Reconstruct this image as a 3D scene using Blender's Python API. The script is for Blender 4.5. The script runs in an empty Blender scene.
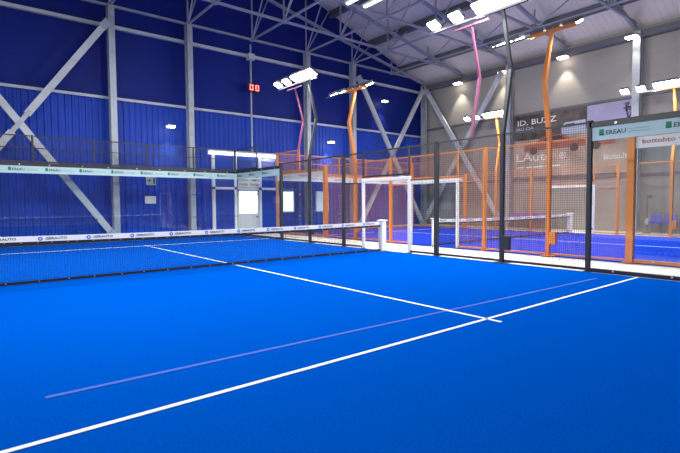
import bpy, math, random
from mathutils import Vector, Matrix
random.seed(7)
sc = bpy.context.scene
col = sc.collection
ORD = ['first', 'second', 'third', 'fourth', 'fifth', 'sixth', 'seventh', 'eighth', 'ninth', 'tenth']

# ------------------------------------------------------------------ materials
def mat(name, colr, rough=0.5, metal=0.0, emit=None, strength=0.0, var=0.0, scale=6.0, bump=0.0, bscale=40.0, spec=None):
    m = bpy.data.materials.new(name); m.use_nodes = True
    nt = m.node_tree; b = nt.nodes['Principled BSDF']
    b.inputs['Roughness'].default_value = rough
    b.inputs['Metallic'].default_value = metal
    if spec is not None: b.inputs['Specular IOR Level'].default_value = spec
    b.inputs['Base Color'].default_value = (*colr, 1)
    if var > 0 or bump > 0:
        tc = nt.nodes.new('ShaderNodeNewGeometry')
    if var > 0:
        n = nt.nodes.new('ShaderNodeTexNoise'); n.inputs['Scale'].default_value = scale; n.inputs['Detail'].default_value = 5
        r = nt.nodes.new('ShaderNodeValToRGB')
        r.color_ramp.elements[0].position = 0.3; r.color_ramp.elements[1].position = 0.7
        r.color_ramp.elements[0].color = (*[c * (1 - var) for c in colr], 1)
        r.color_ramp.elements[1].color = (*[min(1, c * (1 + var)) for c in colr], 1)
        nt.links.new(tc.outputs['Position'], n.inputs['Vector'])
        nt.links.new(n.outputs['Fac'], r.inputs['Fac']); nt.links.new(r.outputs['Color'], b.inputs['Base Color'])
    if bump > 0:
        n2 = nt.nodes.new('ShaderNodeTexNoise'); n2.inputs['Scale'].default_value = bscale
        bp = nt.nodes.new('ShaderNodeBump'); bp.inputs['Strength'].default_value = bump; bp.inputs['Distance'].default_value = 0.02
        nt.links.new(tc.outputs['Position'], n2.inputs['Vector'])
        nt.links.new(n2.outputs['Fac'], bp.inputs['Height']); nt.links.new(bp.outputs['Normal'], b.inputs['Normal'])
    if emit is not None:
        b.inputs['Emission Color'].default_value = (*emit, 1); b.inputs['Emission Strength'].default_value = strength
    return m

def glass_mat(name, tint=(0.93, 0.96, 0.97), ior=1.45):
    m = bpy.data.materials.new(name); m.use_nodes = True
    nt = m.node_tree; nt.nodes.clear()
    o = nt.nodes.new('ShaderNodeOutputMaterial'); mx = nt.nodes.new('ShaderNodeMixShader')
    lw = nt.nodes.new('ShaderNodeLayerWeight'); lw.inputs['Blend'].default_value = 0.5      # facing term, then Schlick's curve
    pw = nt.nodes.new('ShaderNodeMath'); pw.operation = 'POWER'; pw.inputs[1].default_value = 4.5
    f = nt.nodes.new('ShaderNodeMath'); f.operation = 'MULTIPLY_ADD'; f.inputs[1].default_value = 0.92; f.inputs[2].default_value = 0.045; f.use_clamp = True
    nt.links.new(lw.outputs['Facing'], pw.inputs[0]); nt.links.new(pw.outputs[0], f.inputs[0])
    t = nt.nodes.new('ShaderNodeBsdfTransparent'); t.inputs['Color'].default_value = (*tint, 1)
    g = nt.nodes.new('ShaderNodeBsdfGlossy'); g.inputs['Roughness'].default_value = 0.0
    nt.links.new(f.outputs[0], mx.inputs['Fac']); nt.links.new(t.outputs[0], mx.inputs[1]); nt.links.new(g.outputs[0], mx.inputs[2])
    nt.links.new(mx.outputs[0], o.inputs['Surface'])
    return m

def emis(name, colr, s):
    return mat(name, (0.8, 0.8, 0.8), 0.4, emit=colr, strength=s)

def banded(name, colr, axis, period, dark, width=0.06, rough=0.5, metal=0.0):
    """flat sheet with fine joints every period metres along an axis"""
    m = mat(name, colr, rough, metal, spec=0.15); nt = m.node_tree; b = nt.nodes['Principled BSDF']
    g = nt.nodes.new('ShaderNodeNewGeometry'); s = nt.nodes.new('ShaderNodeSeparateXYZ')
    nt.links.new(g.outputs['Position'], s.inputs[0])
    d = nt.nodes.new('ShaderNodeMath'); d.operation = 'DIVIDE'; d.inputs[1].default_value = period
    nt.links.new(s.outputs[axis], d.inputs[0])
    fr = nt.nodes.new('ShaderNodeMath'); fr.operation = 'FRACT'; nt.links.new(d.outputs[0], fr.inputs[0])
    lt = nt.nodes.new('ShaderNodeMath'); lt.operation = 'LESS_THAN'; lt.inputs[1].default_value = width
    nt.links.new(fr.outputs[0], lt.inputs[0])
    n = nt.nodes.new('ShaderNodeTexNoise'); n.inputs['Scale'].default_value = 0.6; n.inputs['Detail'].default_value = 4
    nt.links.new(g.outputs['Position'], n.inputs['Vector'])
    r = nt.nodes.new('ShaderNodeValToRGB')
    r.color_ramp.elements[0].color = (*[c * 0.88 for c in colr], 1); r.color_ramp.elements[1].color = (*[c * 1.12 for c in colr], 1)
    nt.links.new(n.outputs['Fac'], r.inputs['Fac'])
    mx = nt.nodes.new('ShaderNodeMix'); mx.data_type = 'RGBA'
    mx.inputs['B'].default_value = (*[c * dark for c in colr], 1)
    nt.links.new(r.outputs['Color'], mx.inputs['A']); nt.links.new(lt.outputs[0], mx.inputs['Factor'])
    nt.links.new(mx.outputs['Result'], b.inputs['Base Color'])
    return m

M = dict(
    turf=mat('blue_turf', (0.0, 0.076, 0.45), 1.0, var=0.16, scale=55, bump=0.35, bscale=160, spec=0.0),
    turf2=mat('violet_blue_turf', (0.014, 0.046, 0.46), 1.0, var=0.12, scale=55, bump=0.3, bscale=160, spec=0.0),
    line=mat('white_line', (0.80, 0.84, 0.88), 1.0, var=0.08, scale=60, spec=0.1),
    line_reflection=mat('painted_reflection', (0.085, 0.15, 0.55), 1.0, var=0.1, scale=50, spec=0.0),  # tone of a court line reflected in glass, put into colour
    concrete=mat('pale_concrete', (0.74, 0.72, 0.64), 0.8, var=0.06, scale=3),
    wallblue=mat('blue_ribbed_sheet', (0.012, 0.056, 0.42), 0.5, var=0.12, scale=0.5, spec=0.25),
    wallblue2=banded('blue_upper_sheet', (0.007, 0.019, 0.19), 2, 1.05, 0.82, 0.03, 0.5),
    wallgrey=banded('grey_wall_sheet', (0.315, 0.302, 0.28), 2, 1.05, 0.93, 0.03, 0.55),
    walldim=mat('dim_wall', (0.48, 0.47, 0.46), 0.7),
    deck=banded('roof_deck', (0.70, 0.65, 0.60), 1, 0.30, 0.94, 0.25, 0.55),
    steel=mat('galvanised_steel', (0.40, 0.44, 0.49), 0.5, 0.35, var=0.12, scale=3),
    steel_pale=mat('pale_painted_steel', (0.52, 0.56, 0.58), 0.5, 0.1, var=0.08, scale=3),
    steel_dark=mat('dark_roof_steel', (0.13, 0.13, 0.16), 0.6, 0.2),
    truss=mat('grey_truss_steel', (0.33, 0.36, 0.44), 0.5, 0.3),
    black=mat('black_powder_coat', (0.018, 0.020, 0.026), 0.45),
    charcoal=mat('charcoal_post', (0.026, 0.030, 0.036), 0.6),
    wire=mat('black_wire', (0.03, 0.033, 0.04), 0.5),
    netblack=mat('black_net_cord', (0.008, 0.009, 0.014), 0.8),
    orange=mat('orange_powder_coat', (0.70, 0.23, 0.045), 0.45),
    owire=mat('orange_wire', (0.46, 0.19, 0.11), 0.5),
    pink=mat('pink_reflection', (0.17, 0.05, 0.11), 0.5),  # tint of the masts reflected in the near glass
    white=mat('white_padding', (0.82, 0.82, 0.80), 0.6),
    banner=mat('pale_green_banner', (0.44, 0.62, 0.60), 0.6),
    obanner=mat('white_banner', (0.74, 0.74, 0.74), 0.6),
    green=mat('green_ink', (0.0, 0.22, 0.10), 0.6),
    ink=mat('dark_ink', (0.02, 0.05, 0.06), 0.6),
    inkgrey=mat('grey_ink', (0.22, 0.34, 0.34), 0.6),
    brownink=mat('brown_ink', (0.40, 0.10, 0.06), 0.6),
    blueink=mat('blue_ink', (0.02, 0.10, 0.55), 0.6),
    bolt=mat('bright_bolt', (0.8, 0.8, 0.8), 0.3, 0.6),
    glass=glass_mat('clear_glass'),
    led=emis('floodlight_lens', (1.0, 0.98, 0.94), 30),
    ledwarm=emis('warm_lens', (1.0, 0.88, 0.66), 14),
    tube=emis('strip_lamp', (0.88, 0.94, 1.0), 3.0),
    lampbody=mat('lamp_housing', (0.12, 0.12, 0.13), 0.5, 0.3),
    red=emis('red_led', (1.0, 0.045, 0.02), 4.5),
    boardblack=mat('scoreboard_case', (0.05, 0.004, 0.006), 0.5),
    day=emis('daylit_pane', (0.90, 0.96, 1.0), 2.2),
    day2=emis('dim_daylit_pane', (0.55, 0.68, 1.0), 0.55),
    bluepane=mat('blue_reflecting_pane', (0.02, 0.06, 0.36), 0.12),
    frame=mat('white_frame', (0.66, 0.70, 0.72), 0.5),
    doorp=mat('door_panel', (0.62, 0.66, 0.66), 0.5),
    paper=mat('white_paper', (0.8, 0.8, 0.76), 0.7),
    signgrey=mat('grey_green_sign', (0.30, 0.38, 0.38), 0.6),
    seat=mat('violet_blue_plastic', (0.10, 0.10, 0.48), 0.4),
    seatpurple=mat('purple_plastic', (0.16, 0.09, 0.40), 0.4),
    tan=mat('tan_print', (0.42, 0.33, 0.26), 0.7, var=0.3, scale=1.2),
    forest=mat('forest_print', (0.085, 0.068, 0.055), 0.7, var=0.6, scale=2.5),
    sky=mat('lavender_print', (0.36, 0.34, 0.50), 0.7, var=0.1, scale=1),
    redprint=mat('red_print', (0.34, 0.09, 0.05), 0.6, var=0.15, scale=3),
    paleprint=mat('pale_blue_print', (0.42, 0.46, 0.56), 0.6),
    darkprint=mat('dark_print', (0.03, 0.03, 0.035), 0.7),
    whiteprint=mat('white_print', (0.78, 0.76, 0.73), 0.6),
    rust=mat('brown_metal', (0.20, 0.10, 0.07), 0.5),
)

# ------------------------------------------------------------------ mesh helpers
ORIGIN = {}
def origin(o): return ORIGIN.get(o.name, Vector((0, 0, 0)))

class MB:
    def __init__(s): s.v = []; s.f = []
    def add(s, vs, fs):
        n = len(s.v); s.v += [tuple(p) for p in vs]; s.f += [tuple(i + n for i in f) for f in fs]
    def box(s, a, b):
        x0, y0, z0 = a; x1, y1, z1 = b
        s.add([(x0,y0,z0),(x1,y0,z0),(x1,y1,z0),(x0,y1,z0),(x0,y0,z1),(x1,y0,z1),(x1,y1,z1),(x0,y1,z1)],
              [(3,2,1,0),(4,5,6,7),(0,1,5,4),(1,2,6,5),(2,3,7,6),(3,0,4,7)]); return s
    def cbox(s, c, d):
        return s.box([c[i]-d[i]/2 for i in range(3)], [c[i]+d[i]/2 for i in range(3)])
    def obox(s, c, ax, ay, az, d):
        c = Vector(c); ax, ay, az = Vector(ax).normalized()*d[0]/2, Vector(ay).normalized()*d[1]/2, Vector(az).normalized()*d[2]/2
        v = [c+ax*i+ay*j+az*k for k in (-1,1) for i,j in ((-1,-1),(1,-1),(1,1),(-1,1))]
        s.add(v, [(3,2,1,0),(4,5,6,7),(0,1,5,4),(1,2,6,5),(2,3,7,6),(3,0,4,7)]); return s
    def path(s, pts, sizes, up=(0,1,0)):
        """rectangular bar along points; sizes = (w along up, h across) per point"""
        pts = [Vector(p) for p in pts]; rings = []
        for i, p in enumerate(pts):
            d = (pts[min(i+1,len(pts)-1)]-pts[max(i-1,0)]).normalized()
            u = Vector(up); u = (u-d*u.dot(d)).normalized(); r = d.cross(u)
            w, h = sizes[i] if isinstance(sizes, list) else sizes
            rings.append([p+u*w/2+r*h/2, p-u*w/2+r*h/2, p-u*w/2-r*h/2, p+u*w/2-r*h/2])
        n = len(pts); vs = [q for r in rings for q in r]; fs = []
        for i in range(n-1):
            for k in range(4):
                a, b = i*4+k, i*4+(k+1)%4; fs.append((a, b, b+4, a+4))
        fs += [(3,2,1,0), tuple((n-1)*4+k for k in range(4))]
        s.add(vs, fs); return s
    def tube(s, pts, r, n=10):
        pts = [Vector(p) for p in pts]; vs = []; fs = []
        for i, p in enumerate(pts):
            d = (pts[min(i+1,len(pts)-1)]-pts[max(i-1,0)]).normalized()
            u = Vector((0,0,1)) if abs(d.z) < .9 else Vector((0,1,0))
            u = (u-d*u.dot(d)).normalized(); w = d.cross(u); rr = r[i] if isinstance(r,(list,tuple)) else r
            vs += [p+u*math.cos(2*math.pi*k/n)*rr+w*math.sin(2*math.pi*k/n)*rr for k in range(n)]
        for i in range(len(pts)-1):
            for k in range(n):
                a, b = i*n+k, i*n+(k+1)%n; fs.append((a,b,b+n,a+n))
        fs += [tuple(range(n-1,-1,-1)), tuple((len(pts)-1)*n+k for k in range(n))]
        s.add(vs, fs); return s
    def prism(s, pts, off):
        """planar outline extruded by off"""
        pts = [Vector(p) for p in pts]; o = Vector(off); n = len(pts)
        s.add(pts+[p+o for p in pts], [tuple(range(n-1,-1,-1)), tuple(range(n,2*n))]+[(k,(k+1)%n,n+(k+1)%n,n+k) for k in range(n)]); return s
    def build(s, name, m, parent=None, bevel=0.0, smooth=False):
        if parent is not None: og = origin(parent)
        else:
            xs = [p[0] for p in s.v]; ys = [p[1] for p in s.v]; zs = [p[2] for p in s.v]
            og = Vector(((min(xs)+max(xs))/2, (min(ys)+max(ys))/2, min(zs)))
        me = bpy.data.meshes.new(name); me.from_pydata([Vector(p)-og for p in s.v], [], s.f); me.update()
        import bmesh
        bm = bmesh.new(); bm.from_mesh(me); bmesh.ops.recalc_face_normals(bm, faces=bm.faces); bm.to_mesh(me); bm.free()
        me.materials.append(m)
        if smooth:
            for p in me.polygons: p.use_smooth = True
        o = bpy.data.objects.new(name, me); col.objects.link(o)
        if parent is not None: o.parent = parent
        else: o.location = og
        ORIGIN[o.name] = og
        if bevel > 0:
            b = o.modifiers.new('bevel', 'BEVEL'); b.width = bevel; b.segments = 2; b.limit_method = 'ANGLE'
        return o

def tag(o, label, cat, group=None, kind=None):
    o['label'] = label; o['category'] = cat
    if group: o['group'] = group
    if kind: o['kind'] = kind
    return o
def thing(name, label, cat, loc, group=None):
    o = bpy.data.objects.new(name, None); col.objects.link(o); o.location = loc; o.empty_display_size = 0.2
    ORIGIN[o.name] = Vector(loc)
    return tag(o, label, cat, group)
def structure(o, label, cat):
    return tag(o, label, cat, None, 'structure')

TXT = {}
def text(body, size, m, parent, loc, xdir, name='lettering', squeeze=1.0, up=(0,0,1)):
    """flat printed lettering, centred on loc, reading along xdir"""
    key = (body, size)
    if key not in TXT:
        cu = bpy.data.curves.new('lettering_curve', 'FONT'); cu.body = body; cu.size = size; cu.align_x = 'CENTER'; cu.align_y = 'CENTER'
        cu.extrude = 0.002; cu.resolution_u = 2; cu.offset = size*0.012
        t = bpy.data.objects.new('lettering_source', cu); col.objects.link(t)
        bpy.context.view_layer.update()
        TXT[key] = bpy.data.meshes.new_from_object(t.evaluated_get(bpy.context.evaluated_depsgraph_get()))
        bpy.data.objects.remove(t)
    me = TXT[key].copy(); me.materials.clear(); me.materials.append(m)
    x = Vector(xdir).normalized(); u = Vector(up).normalized(); n = x.cross(u)
    R = Matrix((x*squeeze, u, n)).transposed().to_4x4()
    me.transform(Matrix.Translation(Vector(loc)-origin(parent)) @ R)
    o = bpy.data.objects.new(name, me); col.objects.link(o); o.parent = parent
    return o

# ------------------------------------------------------------------ the hall
XR, XL, YB, YF = 20.4, -22.0, 11.95, -26.0
EAVE, SLOPE = 9.75, 0.365
XM = (XR+XL)/2; RIDGE = EAVE+SLOPE*(XR-XM)
def roofz(x): return EAVE+SLOPE*(min(XR-x, x-XL))

structure(MB().box((XL,YF,-0.25),(XR,YB+0.1,-0.02)).build('floor', M['concrete']), 'pale concrete hall floor around the courts', 'floor')

# gable wall: ribbed sheet below the rail, flat sheet above
w = MB(); x = XL; pts = []
while x < XR-0.25:
    pts += [(x, YB), (x+0.11, YB), (x+0.14, YB-0.04), (x+0.22, YB-0.04)]; x += 0.25
pts.append((XR, YB))
vs = []; fs = []
for i, p in enumerate(pts): vs += [(p[0], p[1], -0.02), (p[0], p[1], 6.12)]
for i in range(len(pts)-1): fs.append((2*i, 2*i+2, 2*i+3, 2*i+1))
w.add(vs, fs)
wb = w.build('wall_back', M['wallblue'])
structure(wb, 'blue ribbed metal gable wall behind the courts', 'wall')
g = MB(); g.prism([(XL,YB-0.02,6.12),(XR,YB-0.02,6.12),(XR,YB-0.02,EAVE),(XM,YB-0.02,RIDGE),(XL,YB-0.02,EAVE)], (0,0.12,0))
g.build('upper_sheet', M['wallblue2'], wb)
structure(MB().box((XR,YF,-0.02),(XR+0.12,YB+0.1,EAVE+0.1)).build('wall_right', M['wallgrey']), 'grey metal side wall carrying the advertising board', 'wall')
structure(MB().box((XL-0.12,YF,-0.02),(XL,YB+0.1,EAVE+0.1)).build('wall_left', M['walldim']), 'grey side wall of the hall opposite the advertising board', 'wall')
structure(MB().prism([(XL,YF,-0.02),(XR,YF,-0.02),(XR,YF,EAVE),(XM,YF,RIDGE),(XL,YF,EAVE)], (0,-0.12,0)).build('wall_front', M['walldim']), 'grey gable wall at the open end of the hall', 'wall')
c = MB(); t = 0.12
c.add([(XR,YF,EAVE),(XR,YB+.1,EAVE),(XM,YB+.1,RIDGE),(XM,YF,RIDGE),(XR,YF,EAVE+t),(XR,YB+.1,EAVE+t),(XM,YB+.1,RIDGE+t),(XM,YF,RIDGE+t)],
      [(0,1,2,3),(7,6,5,4),(0,4,5,1),(1,5,6,2),(2,6,7,3),(3,7,4,0)])
c.add([(XL,YF,EAVE),(XL,YB+.1,EAVE),(XM,YB+.1,RIDGE),(XM,YF,RIDGE),(XL,YF,EAVE+t),(XL,YB+.1,EAVE+t),(XM,YB+.1,RIDGE+t),(XM,YF,RIDGE+t)],
      [(3,2,1,0),(4,5,6,7),(0,4,5,1),(1,5,6,2),(2,6,7,3),(3,7,4,0)])
structure(c.build('ceiling', M['deck']), 'pitched grey profiled metal roof deck', 'ceiling')

# horizontal rails on the walls
structure(MB().box((XL,YB-0.12,6.04),(XR,YB-0.04,6.15)).build('trim_1', M['steel_pale']), 'pale horizontal steel rail halfway up the blue wall', 'wall rail')
structure(MB().box((XL,YB-0.22,9.06),(XR,YB-0.06,9.20)).build('trim_2', M['steel_pale']), 'pale horizontal steel beam high on the blue wall', 'wall beam')
structure(MB().box((XR-0.12,YF,6.45),(XR-0.02,YB-0.3,6.58)).build('trim_3', M['steel_dark']), 'dark horizontal rail across the grey wall above the board', 'wall rail')
structure(MB().box((XR-0.12,YF,2.70),(XR-0.02,YB-0.3,2.82)).build('trim_4', M['steel_dark']), 'dark horizontal rail on the grey wall below the board', 'wall rail')
structure(MB().box((XR-0.40,YF,9.18),(XR-0.02,YB-0.35,9.50)).build('trim_5', M['steel_dark']), 'dark eaves beam along the top of the grey wall', 'eaves beam')

# columns
NX = [0.09+3.37*i for i in range(-2, 6)]+[20.1]          # truss nodes across the hall
def hcol(cx, cy, face, ztop, label):
    """rolled H column; face 'y' shows its flange towards -y, 'x' towards -x"""
    c = thing('steel_column', label, 'column', (cx, cy, -0.02), 'steel columns of the hall')
    for s, nm in ((-1, 'front_flange'), (1, 'rear_flange')):
        if face == 'y': MB().box((cx-.125, cy+s*.16-.02, -.02), (cx+.125, cy+s*.16+.02, ztop)).build(nm, M['steel'], c)
        else: MB().box((cx+s*.16-.02, cy-.16, -.02), (cx+s*.16+.02, cy+.16, ztop)).build(nm, M['steel'], c)
    if face == 'y': MB().box((cx-.012, cy-.14, -.02), (cx+.012, cy+.14, ztop)).build('web', M['steel'], c)
    else: MB().box((cx-.14, cy-.012, -.02), (cx+.14, cy+.012, ztop)).build('web', M['steel'], c)
    MB().box((cx-.24, cy-.24, -.02), (cx+.24, cy+.24, .02)).build('base_plate', M['steel'], c)
cy = YB-0.50
for i, lab in ((-2,'grey steel column at the far end of the diagonal brace beyond the frame'),
               (0,'grey steel column where the big diagonal brace meets the blue wall'),
               (1,'grey steel column on the blue wall between the brace and the white door'),
               (3,'grey steel column on the blue wall behind the bright floodlights'),
               (4,'grey steel column on the blue wall behind the orange lamp mast')):
    hcol(0.09+3.37*i, cy, 'y', 9.85, lab)
hcol(20.05, cy, 'y', 9.55, 'grey steel column in the corner of the blue and grey walls')
hcol(20.05, 4.95, 'x', 9.45, 'steel column on the grey wall beside the dark edge of the advertising board')
hcol(20.05, -1.72, 'x', 9.45, 'steel column on the grey wall at the tree end of the advertising board')
hcol(20.05, -8.4, 'x', 9.45, 'steel column on the grey wall beyond the row of blue seats')

def brace(p, label, loc):
    (a, b), (c, d) = p; up = (0,1,0) if abs(a[1]-b[1]) < .5 else (1,0,0)
    t = thing('cross_brace', label, 'brace', loc, 'cross braces of the hall')
    A, B = Vector(a), Vector(b); Cv, D = Vector(c), Vector(d); mid = (A+B)/2; u = (D-Cv).normalized()
    MB().path([a, b], (0.16, 0.25), up).build('diagonal', M['steel_pale'], t)
    MB().path([c, mid-u*.42], (0.16, 0.25), up).build('diagonal', M['steel_pale'], t)
    MB().path([mid+u*.42, d], (0.16, 0.25), up).build('diagonal', M['steel_pale'], t)
    MB().path([mid-u*.62, mid+u*.62], (0.20, 0.16), up).build('gusset_plate', M['steel'], t)
    ab = (B-A).normalized()
    for q, dr in ((A, ab), (B, -ab), (Cv, u), (D, -u)):
        MB().path([q-dr*.12, q+dr*.30], (0.18, 0.30), up).build('end_plate', M['steel'], t)
yb = YB-0.88
brace((((-6.45,yb,9.0),(-0.1,yb,0.15)), ((-6.45,yb,0.15),(-0.15,yb,9.0))), 'large grey cross brace on the blue wall beside the first column', (-3.3,yb,0.0))
brace((((13.75,yb,9.0),(19.45,yb,0.12)), ((13.75,yb,0.12),(19.45,yb,9.0))), 'grey cross brace on the blue wall next to the hall corner', (16.8,yb,0.0))
brace((((19.70,10.9,9.0),(19.70,5.3,0.5)), ((19.70,10.9,0.5),(19.70,5.3,9.0))), 'grey cross brace on the grey wall next to the hall corner', (20.05,8.2,0.0))

# roof trusses with horizontal lower chord, uprights and diagonals
TY = [YB-0.45, 8.45, 5.10, 1.75, -1.6, -4.95]
names = ['grey roof truss lying against the blue gable wall', 'grey roof truss one bay out from the blue wall',
         'grey roof truss two bays out from the blue wall', 'grey roof truss three bays out from the blue wall',
         'grey roof truss four bays out from the blue wall', 'grey roof truss five bays out from the blue wall']
for k, y in enumerate(TY):
    tr = thing('roof_truss', names[k], 'roof truss', (10, y, 9.85), 'roof trusses')
    MB().path([(NX[0],y,9.9),(XR-.3,y,9.9)], (0.10,0.10)).build('lower_chord', M['truss'], tr)
    MB().path([(NX[0],y,roofz(NX[0])-.2),(20.1,y,roofz(20.1)-.2)], (0.14,0.14)).build('upper_chord', M['truss'], tr)
    for i, x in enumerate(NX[:-1]):
        zt = roofz(x)-.2
        MB().path([(x,y,9.9),(x,y,zt)], (0.065,0.065)).build('upright', M['truss'], tr)
        x2 = NX[i+1]; z2 = roofz(x2)-.2
        MB().path([(x,y,9.9),((x+x2)/2,y,(zt+z2)/2)], (0.06,0.06)).build('diagonal', M['truss'], tr)
        MB().cbox((x,y,9.9), (0.18,0.15,0.18)).build('node_plate', M['truss'], tr)
for i in range(2, len(NX)-1):
    x = NX[i]
    tr = thing('roof_tie', '%s grey roof tie counted from the hall corner, linking the trusses' % ORD[len(NX)-2-i], 'roof tie', (x, 3, 9.85), 'roof ties between the trusses')
    MB().path([(x,TY[0],9.9),(x,TY[-1],9.9)], (0.08,0.08), (1,0,0)).build('chord', M['truss'], tr)
    for k in range(len(TY)-1):
        ym = (TY[k]+TY[k+1])/2; zt = min(roofz(x)-.25, 12.2)
        MB().path([(x,TY[k],9.9),(x,ym,zt)], (0.05,0.05), (1,0,0)).build('strut', M['truss'], tr)
for k, x in enumerate((18.1, 15.2, 12.2, 9.2, 6.2)):
    z = roofz(x)
    p = MB().box((x-.11,YF,z-.34),(x+.11,YB-.1,z-.02)).box((x-.17,YF,z-.36),(x+.17,YB-.1,z-.32))
    tag(p.build('roof_purlin', M['steel_dark']), '%s dark roof purlin up from the grey side wall' % ORD[k], 'purlin', 'dark purlins under the roof deck')

# lamps washing the walls
def spot(name, loc, target, energy, size_deg, colr=(1,1,1), blend=.6, radius=.1):
    l = bpy.data.lights.new(name, 'SPOT'); l.energy = energy; l.spot_size = math.radians(size_deg); l.spot_blend = blend; l.color = colr; l.shadow_soft_size = radius
    o = bpy.data.objects.new(name, l); col.objects.link(o); o.location = loc
    o.rotation_euler = (Vector(target)-Vector(loc)).to_track_quat('-Z','Y').to_euler(); return o
def area(name, loc, target, sx, sy, energy, colr=(1,1,1), spread=180):
    l = bpy.data.lights.new(name, 'AREA'); l.shape = 'RECTANGLE'; l.size = sx; l.size_y = sy; l.energy = energy; l.color = colr; l.spread = math.radians(spread)
    o = bpy.data.objects.new(name, l); col.objects.link(o); o.location = loc
    o.rotation_euler = (Vector(target)-Vector(loc)).to_track_quat('-Z','Y').to_euler(); return o
def walllamp(loc, n, label, e=60, k=1.0):
    t = thing('wall_floodlight', label, 'wall lamp', loc, 'small floodlights high on the walls')
    p = Vector(loc); n = Vector(n); s = Vector((0,0,1)).cross(n)
    MB().obox(p+n*.22, s, n, (0,0,1), (.06,.30,.05)).build('bracket', M['lampbody'], t)
    MB().obox(p+n*.42+Vector((0,0,.03)), s, n, (0,0,1), (.50*k,.36*k,.07)).build('housing', M['lampbody'], t)
    MB().obox(p+n*.42+Vector((0,0,-.05)), s, n, (0,0,1), (.46*k,.34*k,.07)).build('lens', M['ledwarm'], t)
    spot('wall_lamp_beam', p+n*.42+Vector((0,0,-.12)), p+n*.02+Vector((0,0,-4)), e, 70, (1,.90,.72))
for y, lab in ((8.55,'small warm wall floodlight above the cross brace on the grey wall'),
               (5.35,'small warm wall floodlight above the dark edge of the advertising board'),
               (1.8,'small warm wall floodlight above the middle of the advertising board'),
               (-1.65,'small warm wall floodlight at the top of the column by the tree picture')):
    walllamp((XR-.02 if y > -1 else XR-.5, y, 9.15), (-1,0,0), lab, 330 if y > -1 else 120)
for x, z, lab, e in ((2.55,5.1,'mast lamp reflection built as floodlight, low on the blue wall between two columns',160),  # the two low ones are reflected mast lamps, added as wall lamps
                  (11.9,5.1,'mast lamp reflection built as floodlight, low on the blue wall left of the orange mast',400),
                  (16.3,8.05,'small floodlight high on the blue wall above the cross brace',200)):
    walllamp((x, YB-.06, z), (0,-1,0), lab, e, .7)

# strip lights hung under the roof
for k, (x, y1, lab) in enumerate(((6.55,3.6,'long white strip light under the roof, the outer of the pair'), (7.25,3.4,'long white strip light under the roof, nearer the orange court'))):
    t = thing('strip_light', lab, 'strip light', (x, 1.2, 9.0), 'pair of hanging strip lights')
    MB().box((x-.09,-1.2,9.03),(x+.09,y1,9.10)).build('housing', M['steel_pale'], t)
    MB().box((x-.05,-1.15,8.97),(x+.05,y1-.05,9.03)).build('tube', M['tube'], t)
    for yy in (-.8, 2.9): MB().tube([(x,yy,9.1),(x,yy,roofz(x)-.05)], .012, 6).build('hanger', M['steel_dark'], t)

# scoreboard on its pole
t = thing('scoreboard_pole', 'thin grey pole on the blue wall carrying the red scoreboard', 'pole', (6.80,YB-.30,4.20))
MB().tube([(6.80,YB-.30,4.20),(6.80,YB-.30,9.7)], .05, 8).build('pole', M['steel'], t)
MB().cbox((6.80,YB-.30,9.05),(.34,.30,.30)).build('junction_box', M['steel_pale'], t)
t = thing('scoreboard', 'small red glowing digital scoreboard reading 00 on the blue wall', 'scoreboard', (6.86,YB-.50,7.2))
MB().cbox((6.86,YB-.48,7.45),(.66,.12,.38)).build('case', M['boardblack'], t, .02)
for cx0 in (6.70, 7.02):
    d = MB(); y = YB-.55; hw, hh, th = .075, .115, .04
    for sx in (-1,1): d.cbox((cx0+sx*hw,y,7.45),(th,.02,2*hh+th))
    for sz in (-1,1): d.cbox((cx0,y,7.45+sz*hh),(2*hw+th,.02,th))
    d.build('digit', M['red'], t)

# glazed entrance in the gable wall
yd = YB-.10
d = thing('door_1', 'white glazed entrance door and screen in the blue wall', 'door', (6.6,yd,0)); d['kind'] = 'structure'
fr = MB()
for x in (4.72, 5.92, 7.34, 8.40): fr.box((x-.08,yd-.06,0),(x+.08,yd+.05,4.1))
for z in (2.28, 4.06): fr.box((4.64,yd-.06,z-.06),(8.48,yd+.05,z+.06))
fr.box((4.64,yd-.06,0),(5.92,yd+.05,.12)); fr.box((7.34,yd-.06,0),(8.48,yd+.05,.12))
fr.build('frame', M['frame'], d)
for a, b in ((4.80,5.84),(7.42,8.32)):
    MB().box((a,yd,.12),(b,yd+.03,2.22)).build('pane', M['bluepane'], d)
    MB().box((a,yd,2.34),(b,yd+.03,4.0)).build('pane', M['bluepane'], d)
MB().box((6.0,yd,2.34),(7.26,yd+.03,4.0)).build('pane', M['bluepane'], d)
lf = MB().box((6.02,yd-.05,.05),(7.24,yd,.98)).box((6.02,yd-.05,.98),(6.10,yd,2.2)).box((7.16,yd-.05,.98),(7.24,yd,2.2)).box((6.02,yd-.05,2.12),(7.24,yd,2.2)).build('door_leaf', M['doorp'], d)
MB().box((6.10,yd-.03,.98),(7.16,yd-.01,2.12)).build('lit_pane', M['day'], lf)
MB().tube([(6.16,yd-.10,1.05),(6.16,yd-.10,1.30)], .02, 8).build('handle', M['steel'], lf)
s = thing('door_sign', 'white sign with two lines of grey lettering above the door', 'sign', (6.63,yd-.09,2.42))
MB().box((6.05,yd-.10,2.36),(7.28,yd-.07,2.85)).build('board', M['paper'], s)
text('SOUTH CAMPO', .17, M['ink'], s, (6.66,yd-.104,2.71), (1,0,0))
text('PADEL TENISO', .17, M['ink'], s, (6.66,yd-.104,2.48), (1,0,0))
t = thing('linear_lamp', 'long white linear lamp across the top of the entrance', 'lamp', (6.35,yd-.25,4.0))
MB().box((4.40,yd-.30,4.08),(8.30,yd-.04,4.16)).build('housing', M['frame'], t)
MB().box((4.42,yd-.28,3.94),(8.28,yd-.14,4.08)).build('tube', M['tube'], t)
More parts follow.
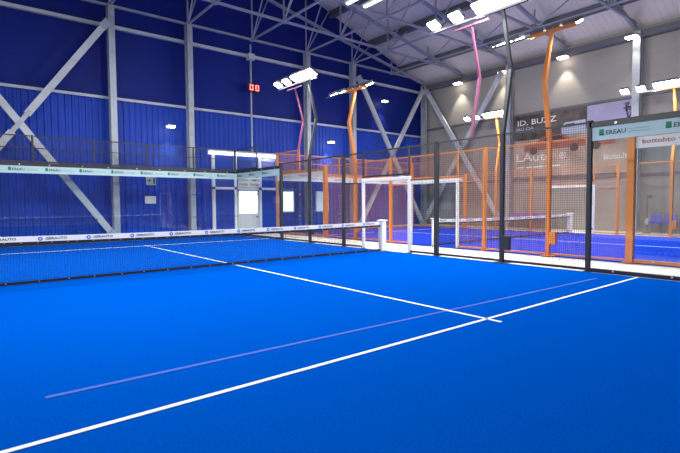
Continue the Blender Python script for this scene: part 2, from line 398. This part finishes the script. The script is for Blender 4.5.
for k, (a, b, m, lab) in enumerate(((8.72,9.50,'day','bright white window beside the glazed entrance'), (11.02,11.95,'day2','dim blue window behind the orange court corner'))):
    wn = thing('window_%d' % (k+1), lab, 'window', ((a+b)/2,YB-.1,1.0)); wn['kind'] = 'structure'
    f = MB().box((a,yd-.03,1.0),(a+.05,yd+.05,2.2)).box((b-.05,yd-.03,1.0),(b,yd+.05,2.2)).box((a,yd-.03,1.0),(b,yd+.05,1.06)).box((a,yd-.03,2.14),(b,yd+.05,2.2)).build('frame', M['frame'], wn)
    MB().box((a+.05,yd,1.06),(b-.05,yd+.02,2.14)).build('pane', M[m], wn)
tag(MB().box((1.44,YB-.06,1.52),(1.92,YB-.035,1.86)).build('paper_notice', M['paper']), 'blank white paper notice on the blue wall behind the glass', 'notice')
s = thing('exit_sign', 'grey green exit sign with a dark pictogram on the blue wall', 'sign', (1.69,YB-.08,2.36))
MB().box((1.48,YB-.12,2.36),(1.92,YB-.06,2.74)).build('plate', M['signgrey'], s)
pc = MB()
pc.box((1.80,YB-.13,2.44),(1.88,YB-.12,2.70))
pc.prism([(1.62,YB-.12,2.50),(1.72,YB-.12,2.57),(1.62,YB-.12,2.64)], (0,-.01,0)).box((1.52,YB-.13,2.55),(1.63,YB-.12,2.59))
pc.build('pictogram', M['ink'], s)

# ------------------------------------------------------------------ advertising board on the grey wall
xb = XR-.14
ad = thing('advertising_board', 'large car advertisement with white lettering on the grey wall', 'billboard', (xb, 1.5, 2.85))
MB().box((xb-.02,0.62,2.90),(xb+.04,4.72,6.40)).build('left_sheet', M['tan'], ad)
MB().box((xb-.02,-1.52,2.90),(xb+.04,0.62,6.40)).build('right_sheet', M['tan'], ad)
def shape(pts, m, nm, d=.006, lift=0.0):
    MB().prism([(xb-.02-lift, y, z) for y, z in pts], (-d,0,0)).build(nm, M[m], ad)
shape([(4.72,5.0),(4.72,6.40),(.62,6.40),(.62,5.25),(1.8,5.05),(3.2,5.0)], 'forest', 'dark_woodland')
shape([(.62,5.0),(.62,6.40),(-1.52,6.40),(-1.52,4.95)], 'sky', 'pale_sky')
# a red car and a pale van, side views
shape([(4.05,4.35),(4.05,4.62),(3.75,4.78),(3.35,4.82),(3.0,5.12),(1.9,5.15),(1.35,4.80),(.70,4.72),(.66,4.40)], 'redprint', 'printed_car', .006, .007)
shape([(.60,4.35),(.60,4.75),(.1,4.95),(-.6,4.9),(-.75,4.6),(-.75,4.35)], 'redprint', 'printed_car', .006, .007)
shape([(1.95,5.10),(1.95,5.50),(1.75,5.72),(.70,5.75),(.64,5.10)], 'paleprint', 'printed_van', .006, .007)
shape([(1.85,5.46),(1.74,5.62),(1.25,5.64),(1.25,5.46)], 'darkprint', 'printed_window', .004, .014)
shape([(2.9,4.85),(2.75,5.06),(2.0,5.09),(1.7,4.85)], 'darkprint', 'printed_window', .004, .014)
for wy in (3.5, 1.25, .15):
    shape([(wy+.22*math.cos(a*math.pi/8), 4.36+.22*math.sin(a*math.pi/8)) for a in range(16)], 'darkprint', 'printed_wheel', .004, .014)
rt = random.Random(3)
tw = MB()
def twig(y, z, a, L, w, n):
    y2, z2 = y+math.cos(a)*L, z+math.sin(a)*L
    y2 = max(-1.48, min(.58, y2)); z2 = min(6.36, z2)
    tw.path([(xb-.03,y,z),(xb-.03,y2,z2)], (.008,w), (1,0,0))
    if n:
        for _ in range(3): twig(y2, z2, a+rt.uniform(-.55,.55), L*.68, w*.62, n-1)
twig(-1.2, 4.98, 1.75, .50, .05, 4); twig(-.95, 4.98, 2.3, .42, .04, 4); twig(-1.35, 4.98, 1.5, .42, .04, 4); twig(-.6, 4.98, 2.2, .26, .03, 3); twig(.25, 4.98, 1.5, .18, .03, 3); twig(.4, 4.98, 1.8, .18, .03, 3)
tw.build('printed_trees', M['darkprint'], ad)
text('ID. BUZZ', .43, M['whiteprint'], ad, (xb-.035,3.38,6.0), (0,-1,0), squeeze=1.32)
text('JAU CIA', .25, M['paleprint'], ad, (xb-.035,4.05,5.66), (0,-1,0), squeeze=1.2)
text('LAuto', .62, M['whiteprint'], ad, (xb-.035,3.48,4.0), (0,-1,0), squeeze=1.42)
text('®', .50, M['whiteprint'], ad, (xb-.035,1.85,3.97), (0,-1,0))
text('lauto.lt', .40, M['whiteprint'], ad, (xb-.035,-.76,3.72), (0,-1,0), squeeze=.98)
sm = MB(); yy = 4.55
for L in (.5,.35,.6,.3,.45): sm.box((xb-.035,yy-L,3.42),(xb-.02,yy,3.50)); yy -= L+.09
sm.build('small_print', M['whiteprint'], ad)

# ------------------------------------------------------------------ courts
def turf(x0, m, nm, label, lines):
    t = tag(MB().box((x0-5.02,-10.0,-.02),(x0+5.02,10.0,0)).build(nm, M[m]), label, 'court floor', None, 'thing')
    for (a, b) in lines:
        (xa, ya), (xb_, yb_) = a, b
        w = .025; d = Vector((xb_-xa, yb_-ya, 0)).normalized(); n = Vector((-d.y, d.x, 0))*w
        q = [Vector((xa,ya,.001))+n, Vector((xa,ya,.001))-n, Vector((xb_,yb_,.001))-n, Vector((xb_,yb_,.001))+n]
        MB().prism(q, (0,0,.004)).build('court_line', M['line'], t)
    return t
std = lambda x0: [((x0-5,-6.95),(x0+5,-6.95)), ((x0-5,6.95),(x0+5,6.95)), ((x0,-7.15),(x0,-.05)), ((x0,.05),(x0,7.15))]
tf = turf(0, 'turf', 'court_turf', 'bright blue artificial turf of the near padel court', std(0))
q = MB().prism([(-4.61,-6.165,.001),(-4.61,-6.215,.001),(4.3,-6.52,.001),(4.3,-6.47,.001)], (0,0,.003)).build('painted_reflection', M['line_reflection'], tf)  # reflection of another court's service line, painted on the turf
q['label'] = 'faint painted reflection of a court line beside the white service line'
DX = 12.30
turf(DX, 'turf2', 'court_turf', 'violet blue artificial turf of the orange fenced court', std(DX))

def wires(p0, ex, L, z0, z1, m, parent, step=.05):
    """welded wire grid from p0 along ex for L metres between two heights"""
    th = .0045 if m == 'wire' else .004
    b = MB(); p0 = Vector(p0); ex = Vector(ex); n = int(round(L/step)); h = int(round((z1-z0)/step)); pe = ex.cross(Vector((0,0,1)))
    for i in range(n+1):
        b.path([p0+ex*(L*i/n)+Vector((0,0,z0)), p0+ex*(L*i/n)+Vector((0,0,z1))], (th,th), tuple(pe))
    for j in range(h+1):
        z = z0+(z1-z0)*j/h
        b.path([p0+Vector((0,0,z)), p0+ex*L+Vector((0,0,z))], (th,th), tuple(pe))
    return b.build('wire_mesh', M[m], parent)

def meshpanel(p0, ex, L, z0, z1, wm, rm, label, group, mids=(), rail=.05):
    p0 = Vector(p0); ex = Vector(ex); pe = tuple(ex.cross(Vector((0,0,1))))
    c = p0+ex*L/2
    t = thing('mesh_panel', label, 'fence panel', (c.x, c.y, z0), group)
    wires(p0+ex*.04, ex, L-.08, z0+.02, z1-.02, wm, t)
    MB().path([p0+ex*.05+Vector((0,0,z1-.02)), p0+ex*(L-.05)+Vector((0,0,z1-.02))], (rail*.8,rail*.8), pe).build('top_rail', M[rm], t)
    MB().path([p0+ex*.05+Vector((0,0,z0+.025)), p0+ex*(L-.05)+Vector((0,0,z0+.025))], (rail,rail), pe).build('bottom_rail', M[rm], t)
    for z in mids: MB().path([p0+ex*.05+Vector((0,0,z)), p0+ex*(L-.05)+Vector((0,0,z))], (.03,.03), pe).build('middle_rail', M[rm], t)

def glasspanel(p0, ex, L, label, group, clampm):
    p0 = Vector(p0); ex = Vector(ex); pe = ex.cross(Vector((0,0,1))); c = p0+ex*L/2
    t = thing('glass_panel', label, 'glass panel', (c.x, c.y, .08), group)
    MB().obox(c+Vector((0,0,1.495)), ex, pe, (0,0,1), (L-.012,.012,2.83)).build('pane', M['glass'], t)
    for z in (.9, 1.9):
        for e in (.05, L-.05):
            MB().obox(p0+ex*e+Vector((0,0,z)), ex, pe, (0,0,1), (.045,.035,.045)).build('clamp', M[clampm], t)

def beams(p0, ex, L, m, where, dz=0.0):
    p0 = Vector(p0); ex = Vector(ex); pe = ex.cross(Vector((0,0,1))); c = p0+ex*L/2
    t = thing('steel_beam', '%s top beam with bright bolts above the %s' % where, 'beam', (c.x,c.y,2.94), 'top beams of the glass walls')
    MB().path([p0+Vector((0,0,3.025+dz)), p0+ex*L+Vector((0,0,3.025+dz))], (.09,.11), tuple(pe)).build('rail', M[m], t)
    for k in range(int(L)):
        for s in (-1, 1):
            MB().obox(p0+ex*(k+.5+(.08 if k % 2 else 0))+Vector((0,0,3.01+dz))+pe*s*.05, ex, pe, (0,0,1), (.035,.02,.035)).build('bolt', M['bolt'], t)
    t = thing('base_rail', '%s base rail along the floor under the %s' % where, 'rail', (c.x,c.y,0), 'base rails of the glass walls')
    MB().path([p0+Vector((0,0,.045)), p0+ex*L+Vector((0,0,.045))], (.07,.08), tuple(pe)).build('rail', M[m], t)
    for k in range(int(L)):
        for s in (-1, 1):
            MB().obox(p0+ex*(k+.5)+Vector((0,0,.06))+pe*s*.04, ex, pe, (0,0,1), (.03,.02,.03)).build('bolt', M['bolt'], t)

def banner(p0, ex, L, face, kind, label, step=1.05, start=.3, dz=0.0):
    """printed strip along the top of the glass; face is the side it is read from"""
    p0 = Vector(p0); ex = Vector(ex); f = Vector(face); rd = Vector((0,0,1)).cross(f)     # reading direction
    p0 = p0+Vector((0,0,dz)); c = p0+ex*L/2+f*.02
    t = thing('sponsor_banner', label, 'banner', (c.x,c.y,2.70+dz), 'sponsor banners along the glass walls')
    MB().obox(c+Vector((0,0,2.832)), ex, f, (0,0,1), (L-.1,.006,.27)).build('strip', M['banner' if kind == 'ereau' else 'obanner'], t)
    u = start
    while u < L-.45:
        e = u if rd.dot(ex) > 0 else L-u                                                  # distance along ex, counted in reading order
        q = p0+ex*e+f*.0255
        if kind == 'ereau':
            MB().obox(q+rd*.05+Vector((0,0,2.85)), rd, f, (0,0,1), (.09,.003,.12)).build('logo', M['green'], t)
            text('EREAU', .12, M['ink'], t, q+rd*.31+Vector((0,0,2.835)), rd, squeeze=1.05)
            MB().obox(q+rd*.20+Vector((0,0,2.81)), rd, f, (0,0,1), (.40,.003,.012)).obox(q+rd*.72+Vector((0,0,2.86)), rd, f, (0,0,1), (.34,.003,.012)).obox(q+rd*.72+Vector((0,0,2.81)), rd, f, (0,0,1), (.40,.003,.012)).build('small_print', M['inkgrey'], t)
        else:
            text('bottohto', .15, M['brownink'], t, q+rd*.36+Vector((0,0,2.845)), rd, squeeze=1.2)
            MB().obox(q+rd*.95+Vector((0,0,2.86)), rd, f, (0,0,1), (.42,.003,.02)).obox(q+rd*.95+Vector((0,0,2.80)), rd, f, (0,0,1), (.36,.003,.012)).build('small_print', M['inkgrey'], t)
        u += step

def post(x, y, m, z1, label, w=.10, base=True, z0=0.0):
    t = thing('fence_post', label, 'fence post', (x,y,z0), 'fence posts')
    MB().box((x-w/2,y-w/2,z0+.012),(x+w/2,y+w/2,z1)).build('shaft', M[m], t, .008)
    MB().box((x-w/2-.004,y-w/2-.004,z1),(x+w/2+.004,y+w/2+.004,z1+.015)).build('cap', M[m], t)
    if base: MB().box((x-w*.9,y-w*.9,z0),(x+w*.9,y+w*.9,z0+.012)).build('base_plate', M[m], t)
    return t

def mast(x, y, out, m, lens, label, full=True, top=6.0, heads=(-.45,0.0,.45,1.12,1.72), pw=.13, box=True, ext=2.0, group='lamp masts of the courts'):
    z0 = 0.0 if full else 3.10
    t = thing('lamp_mast', label, 'lamp mast', (x,y,z0), group)
    pts = [(x,y,z0+(.015 if full else 0)),(x,y,3.12),(x+out*.32,y,4.66),(x-out*.04,y,top)]; sz = [(pw,pw*1.05),(pw*1.05,pw*1.1),(pw*1.0,pw*1.1),(pw*.75,pw*.8)]
    if not full: pts[1] = (x+out*.01,y,3.2)
    MB().path(pts, sz).build('pole', M[m], t)
    tx = x-out*.06
    MB().box((tx-pw*.4,y-.5 if not full else y-.62,top-.02),(tx+pw*.4,y+.5 if not full else y+.62,top+.06 if full else top+.02)).build('crossbar', M[m], t)
    if ext: MB().box((tx-.025,y+.62,6.0),(tx+.025,y+ext,6.05)).build('ghost_lamp_bar', M['lampbody'], t)  # added bar under the ghost images of the lamp row
    if full:
        MB().box((x-.16,y-.16,0),(x+.16,y+.16,.015)).build('base_plate', M[m], t)
        if box: MB().box((x-pw*.5-.02,y-.22,.32),(x+pw*.5,y-pw*.5,.66)).build('electrical_box', M[m], t, .01)
    dz = -.90; dx = -out*.436
    n = Vector((dx,0,dz)); a = Vector((-dz*1.0,0,dx)).normalized()
    for k, o in enumerate(heads):  # heads past the third are glass ghosts of the row, added as lit lamps
        s = .92**k if k > 2 else 1.0
        hc = Vector((tx-out*.16, y+o, 6.20))
        h = MB().obox(hc, (0,1,0), a, n, (.40*s,.36*s,.10)).build('floodlight_or_ghost', M['lampbody'], t)
        MB().obox(hc+n*.075, (0,1,0), a, n, (.38*s,.34*s,.05)).build('lens', M[lens], h)
        MB().box((tx-.02,y+o-.03,6.05),(tx+.02,y+o+.03,6.17)).build('bracket', M['lampbody'], h)
    return t

def net(x0, label, detailed):
    t = thing('court_net', label, 'net', (x0,0,0), 'padel nets')
    W = 4.86
    def top(x): return .865+.035*((x-x0)/W)**2
    b = MB(); step = .045; n = int(2*W/step); N = 24
    for i in range(n+1):
        x = x0-W+2*W*i/n; b.path([(x,0,.06),(x,0,top(x)-.05)], (.0045,.0045))
    for j in range(19):
        b.path([(x0-W+2*W*k/N,0,.06+(top(x0-W+2*W*k/N)-.11)*j/18) for k in range(N+1)], (.0045,.0045))
    b.build('netting', M['netblack'], t)
    hp = [(x0-W+2*W*k/N,0,.04) for k in range(N+1)]
    MB().path(hp, (.022,.05)).build('bottom_hem', M['netblack'], t)
    MB().path([(p[0],0,top(p[0])-.13) for p in hp], (.016,.05)).build('upper_hem', M['netblack'], t)
    MB().path([(p[0],0,top(p[0])-.05) for p in hp], (.026,.10)).build('headband', M['white'], t)
    r = random.Random(5)
    for k in range(40):
        x = x0-W+.1+k*.245+r.uniform(-.05,.05); MB().cbox((x,-.014,top(x)-.12),(.016,.008,.012)).build('tie', M['bolt'], t)
        if k % 2: MB().cbox((x,-.017,.045),(.02,.008,.012)).build('tie', M['bolt'], t)
    x = x0-4.75
    while x < x0+4.5:
        z = top(x)-.05
        MB().tube([(x,-.0145,z),(x,-.0165,z)], .038, 14).build('logo', M['blueink'], t)
        MB().tube([(x,-.0160,z),(x,-.0170,z)], .016, 12).build('logo_center', M['white'], t)
        text('GERAUTO', .062, M['ink'], t, (x+.26,-.0165,z), (1,0,0), squeeze=1.25)
        x += .81
def netpost(x, label):
    t = thing('net_post', label, 'net post', (x,0,0), 'padded net posts')
    MB().box((x-.09,-.09,.01),(x+.09,.09,.91)).build('padding', M['white'], t, .025)
    MB().box((x-.12,-.12,.91),(x+.12,.12,.95)).build('cap', M['white'], t, .01)
    MB().box((x-.11,-.11,0),(x+.11,.11,.01)).build('base_plate', M['steel'], t)

def doorframe(x, label):
    t = thing('padded_doorway', label, 'doorway', (x,0,0), 'white padded doorways')
    for y in (-1, 1):
        MB().box((x-.04,y-.045,.01),(x+.04,y+.045,2.14)).build('leg', M['white'], t, .015)
    MB().box((x-.04,-1.045,2.14),(x+.04,1.045,2.24)).build('lintel', M['white'], t, .015)
    for y in (-1, 1): MB().box((x-.08,y-.08,0),(x+.08,y+.08,.012)).build('base_plate', M['black'], t)

def side(x, court, near=True, far=True, face=-1):
    """one long side of a court: glass at both ends, mesh between, doorway at the net"""
    blk = court == 'black fence'; wm, rm, pm = ('wire','black','charcoal') if blk else ('owire','orange','orange')
    nm = court
    Y = (0,-1,0)
    G = 'wire mesh panels of the fences'
    col_ = 'black' if blk else 'orange'
    for (a, b, wd) in ((6,4,'between far glass and far lamp mast'),(4,2,'just short of its far lamp mast'),(2,1,'narrow, just beyond the white doorway'),(-1,-2,'narrow, just short of the white doorway'),(-2,-4,'just beyond its near lamp mast'),(-4,-6,'between near lamp mast and near glass')):
        meshpanel((x,a,0), Y, a-b, .03, 3.10, wm, rm, 'wire mesh panel of the %s, %s' % (nm, wd), G, mids=(2.12,) if a-b < 1.5 else ())
    meshpanel((x,1,0), Y, 2, 2.28, 3.10, wm, rm, 'wire mesh panel of the %s over the white doorway' % nm, G)
    for y, lab in ((6,'at the far glass'),(2,'just beyond the white doorway'),(-2,'just short of the white doorway'),(-6,'at the edge of the near glass')):
        post(x, y, pm, 3.10, 'upright post of the %s %s' % (nm, lab), .09 if y == -6 and blk else (.16 if y in (-6,6) and not blk else .10))
    for y, wd in ((1,'far'),(-1,'near')): post(x, y, pm, 3.10, 'short post of the %s above the %s leg of its doorway' % (nm, wd), .05, False, 2.26)
    doorframe(x, 'white padded doorway in the side fence of the %s' % nm)
    L = 4.0; gg = 'glass wall panels'
    k = 'ereau' if blk else 'bott'; f = (face,0,0); bw = 'pale green' if blk else 'white'
    for nmw, y0 in (('far', 10.0), ('near', -6.0)):
        if (nmw == 'far' and not far) or (nmw == 'near' and not near): continue
        beams((x,y0,0), Y, L, rm, (col_, '%s side glass of the %s' % (nmw, nm)), -.065 if nmw == 'far' else 0)
        glasspanel((x,y0,0), Y, 2, 'clear side glass pane of the %s, %s' % (nm, 'in its far corner' if nmw == 'far' else 'beside the near mesh'), gg, rm)
        glasspanel((x,y0-2,0), Y, 2, 'clear side glass pane of the %s, %s' % (nm, 'beside the far mesh' if nmw == 'far' else 'last one towards the camera'), gg, rm)
        banner((x,y0,0), Y, L, f, k, '%s printed sponsor banner on the %s side glass of the %s' % (bw, nmw, nm), 1.15 if blk else 1.75, .18, -.065 if nmw == 'far' else 0)
    if far:
        meshpanel((x,10,0), Y, 2, 3.03, 4.0, wm, rm, '%s upper mesh panel on the %s in its far side corner' % (col_, nm), 'upper mesh panels above the glass')
        post(x, 8, pm, 4.0, 'thin %s post on top of the far side glass of the %s' % (col_, nm), .05, False, 3.016)

def back(x0, court, count=5):
    blk = court == 'black fence'; wm, rm, pm = ('wire','black','black') if blk else ('owire','orange','orange'); col_ = 'black' if blk else 'orange'
    beams((x0-5,10,0), (1,0,0), 10, rm, (col_, 'end glass of the %s' % court), -.065)
    for k in range(5):
        glasspanel((x0-5+2*k,10,0), (1,0,0), 2, 'clear end glass pane of the %s, %s from its corner' % (court, ORD[4-k]) if blk else 'clear end glass pane of the %s, %s counting from the aisle' % (court, ORD[k]), 'glass wall panels', rm)
        meshpanel((x0-5+2*k,10,0), (1,0,0), 2, 3.03, 4.0, wm, rm, ('%s upper mesh panel over the end glass of the %s, %s from its corner' if blk else '%s upper mesh panel above the end glass of the %s, %s from the aisle') % (col_, court, ORD[4-k] if blk else ORD[k]), 'upper mesh panels above the glass', mids=(3.55,))
        if k: post(x0-5+2*k, 10, pm, 4.0, 'thin %s post above the end glass of the %s, %s from its corner' % (col_, court, ORD[4-k] if blk else ORD[k-1]), .06, False, 3.016)
    if blk: post(x0+5, 10, 'charcoal', 4.0, 'charcoal corner post standing on the glass of the black fence', .08, False, 3.016)
    else:
        post(x0-5, 10, 'orange', 4.0, 'orange tall corner post of the orange court by the aisle', .10)
        post(x0+5, 10, 'orange', 4.0, 'orange corner post of the orange court by the grey wall', .10)
    banner((x0-5,10,0), (1,0,0), 10, (0,-1,0), 'ereau' if blk else 'bott', '%s printed sponsor banner along the end glass of the %s' % ('pale green' if blk else 'white', court), 1.12 if blk else 1.75, .12, -.065)

B, O, O2 = 'black fence', 'orange aisle fence', 'orange wall-side fence'
side(5.05, B); back(0, B)
side(DX-5, O); side(DX+5, O2); back(DX, 'orange court')
net(0, 'black net with white printed headband across the near court', True)
net(DX, 'black net with white headband across the orange court', True)
netpost(4.92, 'white padded net post of the near court in front of the doorway')
netpost(DX-4.88, 'white padded net post of the orange court by the aisle')
netpost(DX+4.88, 'white padded net post of the orange court by the grey wall')
mast(5.05, 4, 1, 'charcoal', 'led', 'charcoal kinked lamp mast with bright floodlights against the blue wall', pw=.085)
mast(5.05, -4, 1, 'charcoal', 'led', 'charcoal kinked lamp mast nearest the camera with large glaring floodlights', heads=(-.45,0,.45,1.2,1.9), pw=.085, ext=2.15)
mast(DX-5, 4, -1, 'orange', 'led', 'orange kinked lamp mast in front of the blue wall cross brace', pw=.105)
mast(DX-5, -4, -1, 'orange', 'led', 'tall orange kinked lamp mast in front of the advertising board', pw=.10)
mast(DX+5, 4, 1, 'orange', 'led', 'orange lamp mast with glaring floodlights in front of the grey wall brace', pw=.10)
mast(DX+5, -4, 1, 'orange', 'led', 'orange lamp mast with floodlights above the sponsor banner at the frame edge', pw=.10, heads=(-.45,0,.45,1.12,1.72))
mast(5.05, 4.85, 1, 'pink', 'led', 'slim pink reflection of a lamp mast, beside the charcoal mast by the blue wall', False, 5.88, (), .06, ext=0, group='slim pink mast reflections built solid')  # mast reflections in the near glass, added as solid poles on the fence
mast(5.05, -3.12, 1, 'pink', 'led', 'slim pink reflection of a lamp mast, beside the nearest charcoal mast', False, 5.88, (), .06, ext=0, group='slim pink mast reflections built solid')

# ------------------------------------------------------------------ seats along the grey wall
def chair(x, y, m, label, group):
    t = thing('plastic_chair', label, 'chair', (x,y,-.02), group)
    s = MB(); b = MB()
    prof = [(-.24,.43),(-.20,.46),(-.05,.45),(.12,.44),(.18,.45)]
    def sheet(mb, pr, hw):
        vs = []; fs = []
        for (dx, z) in pr:
            for k in range(5):
                yy = (k-2)/2*hw; vs.append((x+dx, y+yy, z+.012*abs(k-2)))
        n = len(vs)
        vs += [(v[0]+.012, v[1], v[2]-.02) for v in vs]
        for i in range(len(pr)-1):
            for k in range(4):
                a = i*5+k; fs.append((a,a+1,a+6,a+5)); fs.append((n+a+5,n+a+6,n+a+1,n+a))
        ed = [k for k in range(5)]+[i*5+4 for i in range(1,len(pr))]+[(len(pr)-1)*5+k for k in (3,2,1,0)]+[i*5 for i in range(len(pr)-2,0,-1)]
        for i in range(len(ed)): a, c_ = ed[i], ed[(i+1)%len(ed)]; fs.append((a,n+a,n+c_,c_))
        mb.add(vs, fs)
    sheet(s, prof, .23); s.build('seat', M[m], t, smooth=False)
    sheet(b, [(.17,.47),(.21,.56),(.24,.68),(.27,.80),(.29,.84)], .22); b.build('backrest', M[m], t)
    for dx in (-.18,.18):
        for dy in (-.19,.19): MB().tube([(x+dx*1.15,y+dy*1.1,-.02),(x+dx,y+dy,.44)], .014, 6).build('leg', M['steel_dark'], t)
for k in range(4):
    chair(19.75, -2.68-.56*k, 'seat', 'violet blue plastic seat by the grey wall, %s from the brown stand' % ORD[k], 'violet blue seats by the grey wall')
for k in range(4):
    chair(19.75, 4.35-.56*k, 'seatpurple', 'purple plastic seat below the advertising board, %s from the steel column' % ORD[k], 'purple seats below the advertising board')
t = thing('floor_stand', 'slim brown floor stand with a small head beside the blue seats', 'stand', (19.6,-2.42,-.02))
MB().tube([(19.6,-2.42,-.02),(19.6,-2.42,.04)], .17, 16).build('base', M['rust'], t)
MB().tube([(19.6,-2.42,.04),(19.6,-2.42,1.72)], .022, 8).build('pole', M['rust'], t)
MB().cbox((19.6,-2.49,1.68),(.10,.22,.16)).build('head', M['lampbody'], t, .02)
MB().tube([(19.6,-2.42,.38),(19.6,-2.42,.45),(19.6,-2.42,.62),(19.6,-2.42,.68)], [.05,.11,.11,.05], 12).build('container', M['steel'], t)

# ------------------------------------------------------------------ light
def court_lamp(x, y, out, e):
    area('court_floodlight', (x-out*.30, y+.1, 6.05), (x-out*5.2, y*0.6, 0), 1.3, .35, e, (1.0,.985,.96), 180)
E_ = 495
for y in (4,-4):
    court_lamp(5.05, y, 1, E_); court_lamp(-5.05, y, -1, E_)
    court_lamp(DX-5, y, -1, E_*1.25); court_lamp(DX+5, y, 1, E_*1.25)
# unseen fill lights added under the roof to lift the ambient level
for x, y, e in ((-8,3,260),(2,4,260),(12,5,110),(-3,-8,90),(10,-6,110)):
    area('roof_fill_light', (x,y,9.6), (x,y,0), 1.2, 1.2, e, (.93,.95,1.0), 180)
wd = bpy.data.worlds.new('hall_air'); wd.use_nodes = True; sc.world = wd
wd.node_tree.nodes['Background'].inputs['Color'].default_value = (.3,.35,.5,1); wd.node_tree.nodes['Background'].inputs['Strength'].default_value = .3

# ------------------------------------------------------------------ camera
cd = bpy.data.cameras.new('camera'); cam = bpy.data.objects.new('camera', cd); col.objects.link(cam)
yaw, pit, rol = .679148692, -.0487095058, -.0069185
f = Vector((math.sin(yaw)*math.cos(pit), math.cos(yaw)*math.cos(pit), math.sin(pit)))
s0 = Vector((math.cos(yaw), -math.sin(yaw), 0)); u0 = s0.cross(f)
s = s0*math.cos(rol)+u0*math.sin(rol); u = -s0*math.sin(rol)+u0*math.cos(rol)
cam.matrix_world = Matrix((s, u, -f)).transposed().to_4x4()
cam.location = (-5.042, -10.285, 1.4508)
cd.sensor_width = 36; cd.lens = 466.375*36/680; cd.clip_start = .02; cd.clip_end = 200
sc.camera = cam
sc.view_settings.view_transform = 'Standard'; sc.view_settings.look = 'None'; sc.view_settings.gamma = 1; sc.view_settings.exposure = 0.0
sc.view_settings.use_curve_mapping = False
sc.cycles.max_bounces = 10; sc.cycles.transparent_max_bounces = 40; sc.cycles.diffuse_bounces = 5
